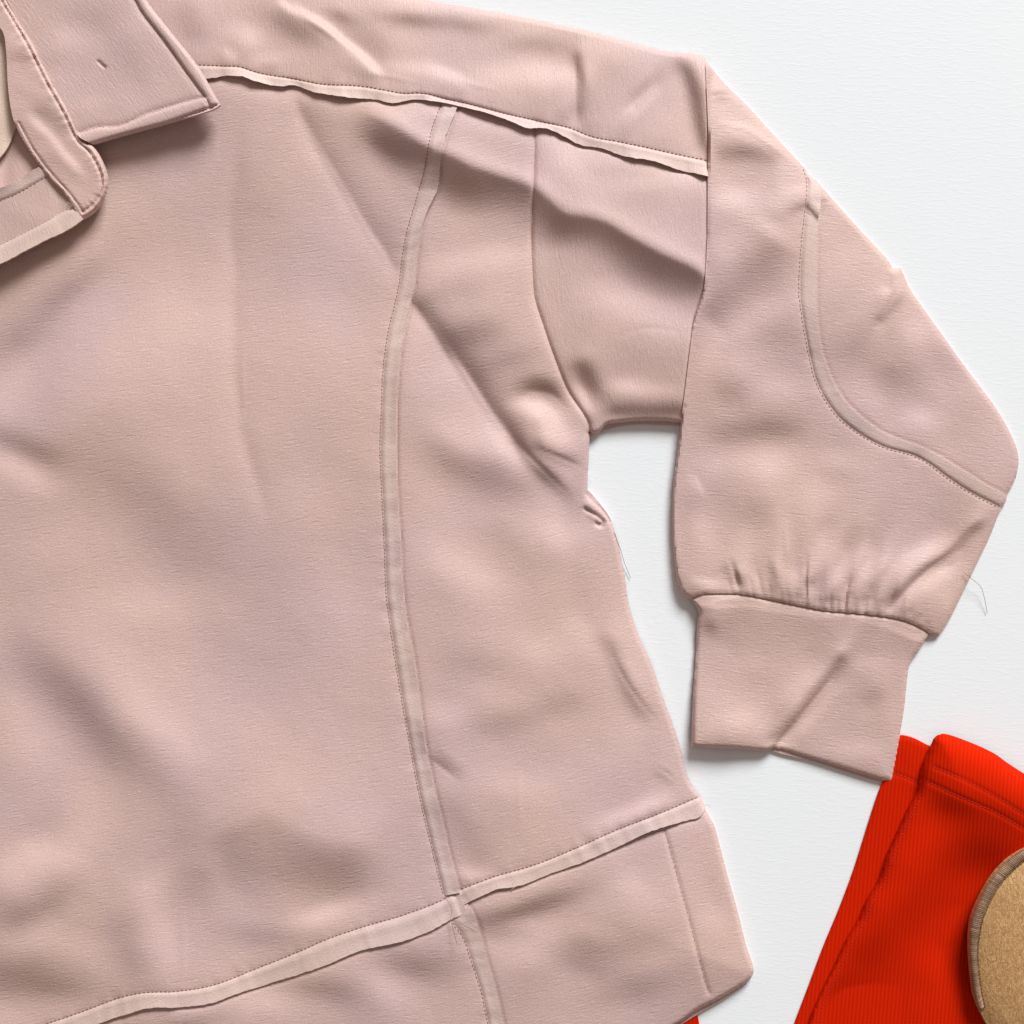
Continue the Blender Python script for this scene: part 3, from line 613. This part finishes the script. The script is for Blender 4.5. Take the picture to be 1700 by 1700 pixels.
crease(zf_, [(1478, 1012), (1503, 982), (1541, 944), (1576, 918), (1608, 882), (1640, 861)], 3.0, .0009)
for q, w_, dz in (([(1153, 790), (1158, 806), (1166, 830)], 3, -.0005), ([(1303, 872), (1305, 905), (1306, 940)], 2.5, -.0004), ([(1199, 205), (1240, 215), (1285, 245), (1330, 285)], 5, -.0005), ([(1213, 930), (1222, 955), (1232, 980)], 3.5, .0009), ([(1176, 160), (1200, 156), (1222, 160)], 3, .0005), ([(1180, 1002), (1205, 996), (1240, 998)], 4, -.0003)):
    crease(zf_, q, w_, dz)
crease(zf_, [(1489, 480), (1478, 500), (1462, 530)], 2.6, .0008); crease(zf_, [(1383, 331), (1345, 341), (1320, 350)], 2.5, .0006)
# cuff is thinner than the blouson above it
sst = lambda v: np.clip(v, 0, 1)**2*(3-2*np.clip(v, 0, 1))
cy = sst((zc.Y-970)/130); cuffz = 0.0045+.0042*(1-cy)+.0052*sst((1310-zc.X)/110)*sst((zc.Y-1070)/170)
cr = rf(zc.X, zc.Y)
dce = dfield(smooth(CUFF, closed=True, step=8), 80)
zc.a = cuffz+cr*(1-np.exp(-dce(zc.X, zc.Y)/14))*.9+0.0012*(1-np.exp(-dce(zc.X, zc.Y)/25))
FL = [(1284, 1242), (1318, 1200), (1352, 1158), (1370, 1138), (1387, 1104), (1398, 1075)]
D, SD, TT = zc.dist(smooth(FL, step=5), 40)
step_ = np.where(SD < 0, 1, 0)*np.exp(-(D/26)**2)*(1-TT)**.7*(D < 40); zc.a += .0022*step_*np.clip(D/5, 0, 1)
D, _, _ = zc.dist(smooth(CUFF+[CUFF[0]], step=4), 10); t = np.clip(D/7, 0, 1); pf = np.sqrt(np.clip(1-(1-t)**2, 0, 1)); zc.a = .0022+(np.maximum(zc.a, .003)-.0022)*pf
zc.a = np.maximum(zc.a, .0022)
gy_ = np.interp(zc.X, [p[0] for p in GATH], [p[1] for p in GATH]); zc.a = np.minimum(zc.a, np.maximum(zf_.a, .0030)-.0014+.0080*sst((zc.Y-gy_-2)/110))

panel('back_cuff_layer', [(1170, 1060), (1500, 1060), (1494, 1214), (1479, 1292), (1466, 1297), (1347, 1263), (1284, 1247), (1240, 1225), (1170, 1225)], lambda x, y: .0020+0*x, M_fab, jacket, floor=.0001, grain=4)
panel('cuff', CUFF, zc, M_fab, jacket, grain=5, skirt=.0022, step=2.5, label='plain banded cuff with a diagonal fold')
fal = smooth(FA_L); far = smooth(FA_R); gat = smooth(GATH); elm = midline(EL_L, EL_R)
# split the forearm along the elbow seam
i0 = np.argmin(np.hypot(*(far-np.array([1338, 280])).T)); i1 = np.argmin(np.hypot(*(far-np.array([1665, 838])).T))
elm = np.r_[[far[i0]], elm[2:-2], [far[i1]]]
fo = cat(far[:i0+1], elm[1:-1], far[i1:], gat[::-1], fal[::-1])
fp = cat(far[i0:i1+1], elm[1:-1][::-1])
fm = panel('forearm_panel', fo, zf_, M_fab, jacket, raw=True, grain=4, skirt=.0060, label='folded-down lower sleeve gathered into the cuff')
panel('elbow_panel', fp, zf_, M_fab, jacket, raw=True, grain=8, skirt=.0040, label='curved elbow patch panel')
t = ribbon('seam_tape', EL_L, EL_R, zf_, M_tape, jacket, seed=6, liftA=.0002, liftB=.0009, curl=.0001, th=.0006, grain=20)
stitches('stitching', EL_L, zf_, M_thread, t, pitch=7, w=1.5, off=2.0)

# ------------------------------------------------------------------ collar, stand, placket
C = Field(4); s, e, b_ = C.stroke, C.edge, C.blob
b_(110, 62, 24, 30, .22, 40); b_(70, 130, 14, 26, .12, 60); b_(215, 100, 40, 30, -.12, 50); b_(150, 170, 40, 14, .10, -12); b_(170, 30, 40, 24, -.10); b_(260, 130, 26, 18, .08, 50)
b_(250, 30, 20, 30, .08, 50)
zcl = Field(2); rc = Field(4); rc.a = np.tanh(relief(C, gain=1.0, eps=.01)*S/.004)*.004+noise2(rc, 60, .00018, 1, 11)
LEAF = [(-20, -60), (210, -60), (243, 0), (282, 51), (328, 109), (362, 167), (366, 173), (359, 179), (282, 203), (198, 226), (154, 239), (130, 226), (105, 180), (75, 120), (40, 55), (15, 8)]
LEAFST = [(190, -50), (225, 0), (234, 17), (271, 65), (311, 121), (341, 161), (311, 169), (254, 186), (198, 209), (158, 212), (134, 221)]
zcl.a = .0290+rc(zcl.X, zcl.Y)-0.003*np.clip((zcl.X-100)/260, 0, 1)
D, _, _ = zcl.dist(smooth([(210, -60), (243, 0), (282, 51), (328, 109), (366, 173), (282, 203), (198, 226), (154, 239), (120, 250)], step=4), 22)
Ds, SDs, _ = zcl.dist(smooth(LEAFST, step=4), 45); q_ = np.clip(D/(D+Ds+1e-6), 0, 1); rim_ = (SDs < 0) & (D < 22) & (Ds < 40)
zcl.a += np.where(rim_, .0014*np.sqrt(np.clip(4*q_*(1-q_), 0, 1)), 0)-.0026*(1-np.sqrt(np.clip(1-np.clip(1-D/6, 0, 1)**2, 0, 1)))-np.where(SDs > 0, .0006*np.exp(-(Ds/7)**2), 0)
groove(zcl, LEAFST, 2.0, .0005)
groove(zcl, [(163, 101), (169, 107), (175, 112)], 1.6, .0015)
panel('collar_leaf', LEAF, zcl, M_fab, jacket, step=2.2, grain=55, skirt=.0035, label='pointed collar leaf with piped stitched rim')
stitches('stitching', LEAFST, zcl, M_thread, jacket, pitch=5.5, w=.8)
tube('buttonhole', [P(161+i*2.0, 99+i*2.0+(i % 2)*.5, float(zcl(161+i*2.0, 99+i*2.0))+.0002) for i in range(9)], [.0001, .0003, .0004, .0004, .0005, .0004, .0004, .0003, .0001], M_thread, jacket)

STAND = [(-30, -40), (-2, -40), (10, 0), (28, 31), (54, 73), (85, 135), (113, 184), (138, 234), (154, 243), (167, 263), (177, 291), (176, 313), (167, 336), (154, 352), (138, 363), (132, 358), (110, 325), (79, 291), (48, 249), (25, 206), (18, 180), (13, 141), (10, 85), (5, 54), (-20, 20)]
STR = [(-14, -30), (2, 0), (20, 30), (46, 75), (77, 137), (105, 187), (130, 236), (146, 250), (158, 268), (168, 291), (169, 311), (161, 331), (148, 345), (137, 352)]
STE = [(-4, -30), (10, 0), (28, 31), (54, 73), (85, 135), (113, 184), (138, 234), (154, 243), (167, 263), (177, 291), (176, 313), (167, 336), (154, 352), (138, 363)]
STL = [(25, 206), (48, 249), (79, 291), (110, 325), (136, 362)]
K = Field(4); s, e, b_ = K.stroke, K.edge, K.blob
s([(44, 175), (54, 195), (85, 226), (113, 262), (150, 296)], 8, .50, .2); s([(50, 150), (62, 175), (95, 205), (125, 240)], 13, -.32); s([(60, 220), (85, 255), (120, 300)], 14, -.10); b_(130, 320, 20, 20, .10); b_(35, 95, 16, 12, -.24); b_(30, 60, 14, 14, .16); b_(140, 275, 10, 12, -.14)
rk = Field(4); rk.a = np.tanh(relief(K, gain=1.0, eps=.012)*S/.004)*.004+noise2(rk, 30, .00010, 1, 12)
zst = Field(2); zst.a = .0310+rk(zst.X, zst.Y)-.0035*np.clip((zst.Y-180)/180, 0, 1)
D, _, _ = zst.dist(smooth(STE, step=4), 9); t = np.clip(D/5, 0, 1); zst.a -= .0040*(1-np.sqrt(np.clip(1-(1-t)**2, 0, 1)))
groove(zst, STR, 2.0, .0014); groove(zst, STL, 1, .0)
D, _, _ = zst.dist(smooth(STL, step=4), 9); t = np.clip(D/4, 0, 1); zst.a -= .0020*(1-np.sqrt(np.clip(1-(1-t)**2, 0, 1)))
groove(zst, [(p[0]+6, p[1]-3) for p in STL[:-1]]+[(138, 352)], 1.6, .0012)
pucker(zst, STR, .00025, 12, 9, 41)
zst.a = np.maximum(zst.a, zcl.a+.0004*(zst.X > -999)) if False else zst.a
panel('collar_stand', STAND, zst, M_facing, jacket, step=2.2, grain=8, skirt=.0045, label='rounded collar stand turned back, peach ribbed face')
stitches('stitching', STR, zst, M_thread, jacket, pitch=6, w=1.0)

ni = Field(8); ni.a = .0115+.004*np.clip((60-ni.X)/60, 0, 1)+noise2(ni, 60, .0004, 1, 13)
panel('inner_neck', [(-250, -100), (20, -100), (30, 60), (30, 200), (22, 222), (17, 236), (6, 254), (-20, 275), (-250, 300)], lambda x, y: ni(x, y)+.010, M_cream, jacket, step=4, skirt=.002, grain=0, label='cream inner back of the neck')
fc = lambda x, y: .0225+.0012*np.sin((x+y)/23)-.0014*np.exp(-((x-8)/14.)**2)
panel('inner_facing', [(-250, 300), (-30, 268), (2, 250), (14, 236), (22, 200), (34, 215), (60, 255), (90, 300), (60, 300), (0, 325), (-250, 360)], fc, M_facing, jacket, step=2.5, skirt=.004, grain=70, label='peach inner facing inside the neck')
pk = Field(4); pk.a = .0260+noise2(pk, 50, .0002, 1, 14)-.0008*np.exp(-((pk.X-100)/12)**2)
PL_T = [(-250, 420), (-60, 352), (0, 333), (30, 320), (60, 303), (82, 291)]
PL_TU = [(-250, 396), (-60, 330), (0, 312), (30, 300), (44, 290), (64, 277)]
PL_BT = [(-250, 505), (-60, 434), (0, 407), (40, 387), (80, 366), (104, 351), (124, 346)]
PL_BB = [(-250, 545), (-60, 466), (0, 438), (28, 424), (71, 401), (113, 381), (138, 364)]
panel('placket', cat(smooth(PL_TU)[:-1], [(84, 291), (112, 324), (134, 350)], midline(PL_BT, PL_BB)[::-1]), pk, M_fab, jacket, raw=True, step=2.5, grain=76, skirt=.0040, label='button placket end under the collar stand')
tape(PL_T, PL_TU, pk, 8, liftB=.0014, curl=.0007, grain=-20)
tp = ribbon('seam_tape', PL_BT, PL_BB, pk, M_tape, jacket, seed=9, liftB=.0016, curl=.0005, th=.0022, grain=76)
stitches('stitching', PL_BT, pk, M_thread, tp, pitch=6.5, w=.8)

# loose threads
def hair(pts, z, name='loose_thread', r=.00016, mat=None):
    q = smooth(pts, step=4); zz = np.interp(np.linspace(0, 1, len(q)), np.linspace(0, 1, len(z)), z)
    tube(name, [P(a[0], a[1], h) for a, h in zip(q, zz)], r, mat or M_hair, jacket, n=5)
hair([(1020, 884), (1030, 912), (1037, 935), (1044, 952), (1047, 960)], [.006, .004, .002, .001])
hair([(1600, 950), (1612, 960), (1628, 974), (1634, 992), (1639, 1018)], [.006, .005, .003, .001])
h0 = float(zb(750, 1530))+.004
hair([(748, 1526), (753, 1545), (759, 1568)], [h0, h0+.001, h0+.001], mat=M_thread, r=.0002); hair([(748, 1526), (770, 1535), (791, 1549)], [h0, h0+.002, h0+.001], mat=M_thread); hair([(748, 1524), (750, 1508), (741, 1493)], [h0+.001, h0+.0005, h0], mat=M_thread)
hair([(851, 1466), (853, 1474), (849, 1477)], [h0, h0, h0], mat=M_tape); hair([(1168, 1338), (1176, 1336), (1180, 1340)], [.006, .006, .005], mat=M_tape)
hair([(112, 336), (116, 338), (120, 342), (116, 344)], [.0275]*4, mat=M_tape)

# ------------------------------------------------------------------ red trousers
R_ = Field(4); s, e, b_ = R_.stroke, R_.edge, R_.blob
s([(1690, 1290), (1651, 1330), (1590, 1410), (1541, 1478), (1490, 1560), (1440, 1640), (1400, 1700)], 58, -.36, .08); b_(1600, 1330, 60, 30, -.2); s([(1580, 1290), (1540, 1380), (1480, 1480), (1430, 1590)], 26, .16)
b_(1640, 1420, 50, 40, -.12); b_(1570, 1600, 50, 70, .10)
rr_ = Field(4); rr_.a = np.tanh(relief(R_, gain=3.0)*S/.012)*.012+noise2(rr_, 60, .0002, 1, 15)
LEG = [(1548, 1235), (1552, 1226), (1559, 1221), (1569, 1219), (1612, 1233), (1651, 1251), (1672, 1266), (1700, 1284), (1800, 1345), (1990, 1470), (1990, 1990), (1250, 1990), (1300, 1820), (1344, 1700), (1351, 1679), (1368, 1641), (1389, 1598), (1407, 1559), (1428, 1524), (1439, 1496), (1460, 1461), (1474, 1418), (1492, 1379), (1509, 1341), (1524, 1312), (1531, 1274), (1538, 1256)]
BLEG = [(1480, 1230), (1495, 1221), (1516, 1225), (1545, 1239), (1700, 1300), (1900, 1500), (1900, 1990), (1200, 1990), (1270, 1830), (1319, 1700), (1344, 1634), (1368, 1570), (1393, 1510), (1418, 1443), (1439, 1376), (1456, 1323), (1468, 1290)]
zr = Field(2)
D, _, _ = c6.dist(smooth(LEG, closed=True, step=10), 120); df = Field(6); df.a = D
zr.a = .0105+.0035*(1-np.exp(-df(zr.X, zr.Y)/40))+rr_(zr.X, zr.Y)*(1-np.exp(-df(zr.X, zr.Y)/18))
D, _, _ = zr.dist(smooth(LEG+[LEG[0]], step=4), 14); t = np.clip(D/12, 0, 1); zr.a = .0052+(np.maximum(zr.a, .006)-.0052)*np.sqrt(np.clip(1-(1-t)**2, 0, 1))
SEAM1 = [(1552, 1274), (1612, 1300), (1665, 1330), (1700, 1352), (1800, 1412)]; SEAM2 = [(1541, 1298), (1594, 1323), (1651, 1348), (1700, 1376), (1800, 1436)]
groove(zr, SEAM1, 3, .0006); groove(zr, SEAM2, 3, .0006)
EDG = [(1530, 1320), (1514, 1352), (1499, 1386), (1484, 1422), (1468, 1466), (1448, 1500), (1437, 1528), (1418, 1562), (1398, 1602), (1378, 1644), (1360, 1684), (1350, 1712)]
groove(zr, EDG, 2.5, .0006)
zr2 = Field(2)
D, _, _ = c6.dist(smooth(BLEG, closed=True, step=10), 120); df2 = Field(6); df2.a = D
zr2.a = .0028+.0016*(1-np.exp(-df2(zr2.X, zr2.Y)/30)); D, _, _ = zr2.dist(smooth(BLEG+[BLEG[0]], step=4), 12); t = np.clip(D/9, 0, 1); zr2.a = .0012+(zr2.a-.0012)*np.sqrt(np.clip(1-(1-t)**2, 0, 1))
groove(zr2, [(1478, 1283), (1500, 1289), (1525, 1300)], 3, .0005)
trs = empty('trousers', tuple(P(1550, 1500, 0.0)), label='red ribbed knit trousers with double-stitched leg hems lying under the pink cuff', category='trousers')
def tchild(o): o.location = (-trs.location[0], -trs.location[1], 0)
o = panel('back_leg', BLEG, zr2, M_red, trs, step=3, grain=5, floor=.0002); tchild(o)
st = stitches('stitching', [(1478, 1283), (1500, 1289), (1525, 1300)], zr2, M_redthread, o, pitch=6)
o = panel('front_leg', LEG, zr, M_red, trs, step=3, grain=5, floor=.0045, label='upper leg with its open hem towards the cuff'); tchild(o)
for g in (SEAM1, SEAM2, EDG): stitches('stitching', g, zr, M_redthread, o, pitch=6, w=1.4)
o = panel('waist', [(1020, 1730), (1140, 1660), (1157, 1684), (1166, 1720), (1300, 1960), (1400, 1985), (1000, 1985)], lambda x, y: .0014+0*x, M_red, trs, floor=.0001, grain=5); tchild(o)

# ------------------------------------------------------------------ tan leather piece
LW = [(1850, 1390), (1760, 1390), (1700, 1411), (1672, 1432), (1647, 1461), (1626, 1499), (1614, 1531), (1611, 1574), (1614, 1619), (1619, 1655), (1628, 1680), (1640, 1704), (1670, 1760), (1730, 1830), (1850, 1860)]
RIN = [(1850, 1404), (1764, 1404), (1708, 1423), (1682, 1443), (1660, 1466), (1640, 1500), (1628, 1534), (1622, 1574), (1624, 1619), (1630, 1655), (1634, 1676)]
ROUT = [(1850, 1388), (1760, 1388), (1698, 1411), (1670, 1432), (1646, 1460), (1625, 1499), (1613, 1532), (1610, 1574), (1613, 1619), (1618, 1656), (1628, 1680)]
bag = empty('leather_bag', tuple(P(1750, 1620, .012)), label='tan creased leather bag with whipstitched rounded rim resting on the red trousers', category='bag')
def bchild(o): o.location = (-bag.location[0], -bag.location[1], -bag.location[2])
zl = Field(4); D, _, _ = zl.dist(smooth(LW, closed=True, step=6), 90); zl.a = .020+.010*(1-np.exp(-D/45))
o = panel('leather_body', LW, zl, M_leather, bag, step=3, floor=.0125); bchild(o)
ro = resample(smooth(ROUT), 160); ri = resample(smooth(RIN), 160); mid_ = (ro+ri)/2; wd = np.linalg.norm(ro-ri, axis=1)*.5*S
zz = np.full(160, .0215); pts = [P(a[0], a[1], z) for a, z in zip(mid_, zz)]; wd[-4:] *= [.9, .75, .5, .2]
o = tube('rim', pts, wd*1.02, M_rim, bag, n=14); bchild(o)
rimo = o
V = []; Fq = []
for i in range(0, 150):                                     # whipstitches over the rim
    f = i/150*158; k = int(f); u = f-k; c = mid_[k]*(1-u)+mid_[k+1]*u; a_ = ro[k]; b__ = ri[k]; n_ = (b__-a_)/(np.linalg.norm(b__-a_)+1e-9); tt = np.array([-n_[1], n_[0]]); R = wd[k]*1.04
    base = len(V); w = .00030*(1+.3*rng.normal())
    for j in range(7):
        an = math.pi*j/6; q = P(c[0], c[1], .0215); off = n_*math.cos(an)*R; sh = tt*(j/6-.5)*.0009
        for sg in (-1, 1):
            V.append((q[0]+off[0]+sh[0]+tt[0]*w*sg, q[1]-off[1]-sh[1]-tt[1]*w*sg, q[2]+math.sin(an)*R*1.10))
    for j in range(6): Fq.append((base+2*j, base+2*j+1, base+2*j+3, base+2*j+2))
me = mesh_from('whipstitch', V, Fq); o2 = link('whipstitching', me, M_whip, rimo, kind='stuff')
o = stitches('stitching', [(p[0]+2.2, p[1]+1.0) for p in RIN], lambda x, y: zl(x, y)+.0004, M_tanthread, bag, pitch=6, w=1.8, ln=4.6); bchild(o)
groove(zl, RIN, 3, .001)
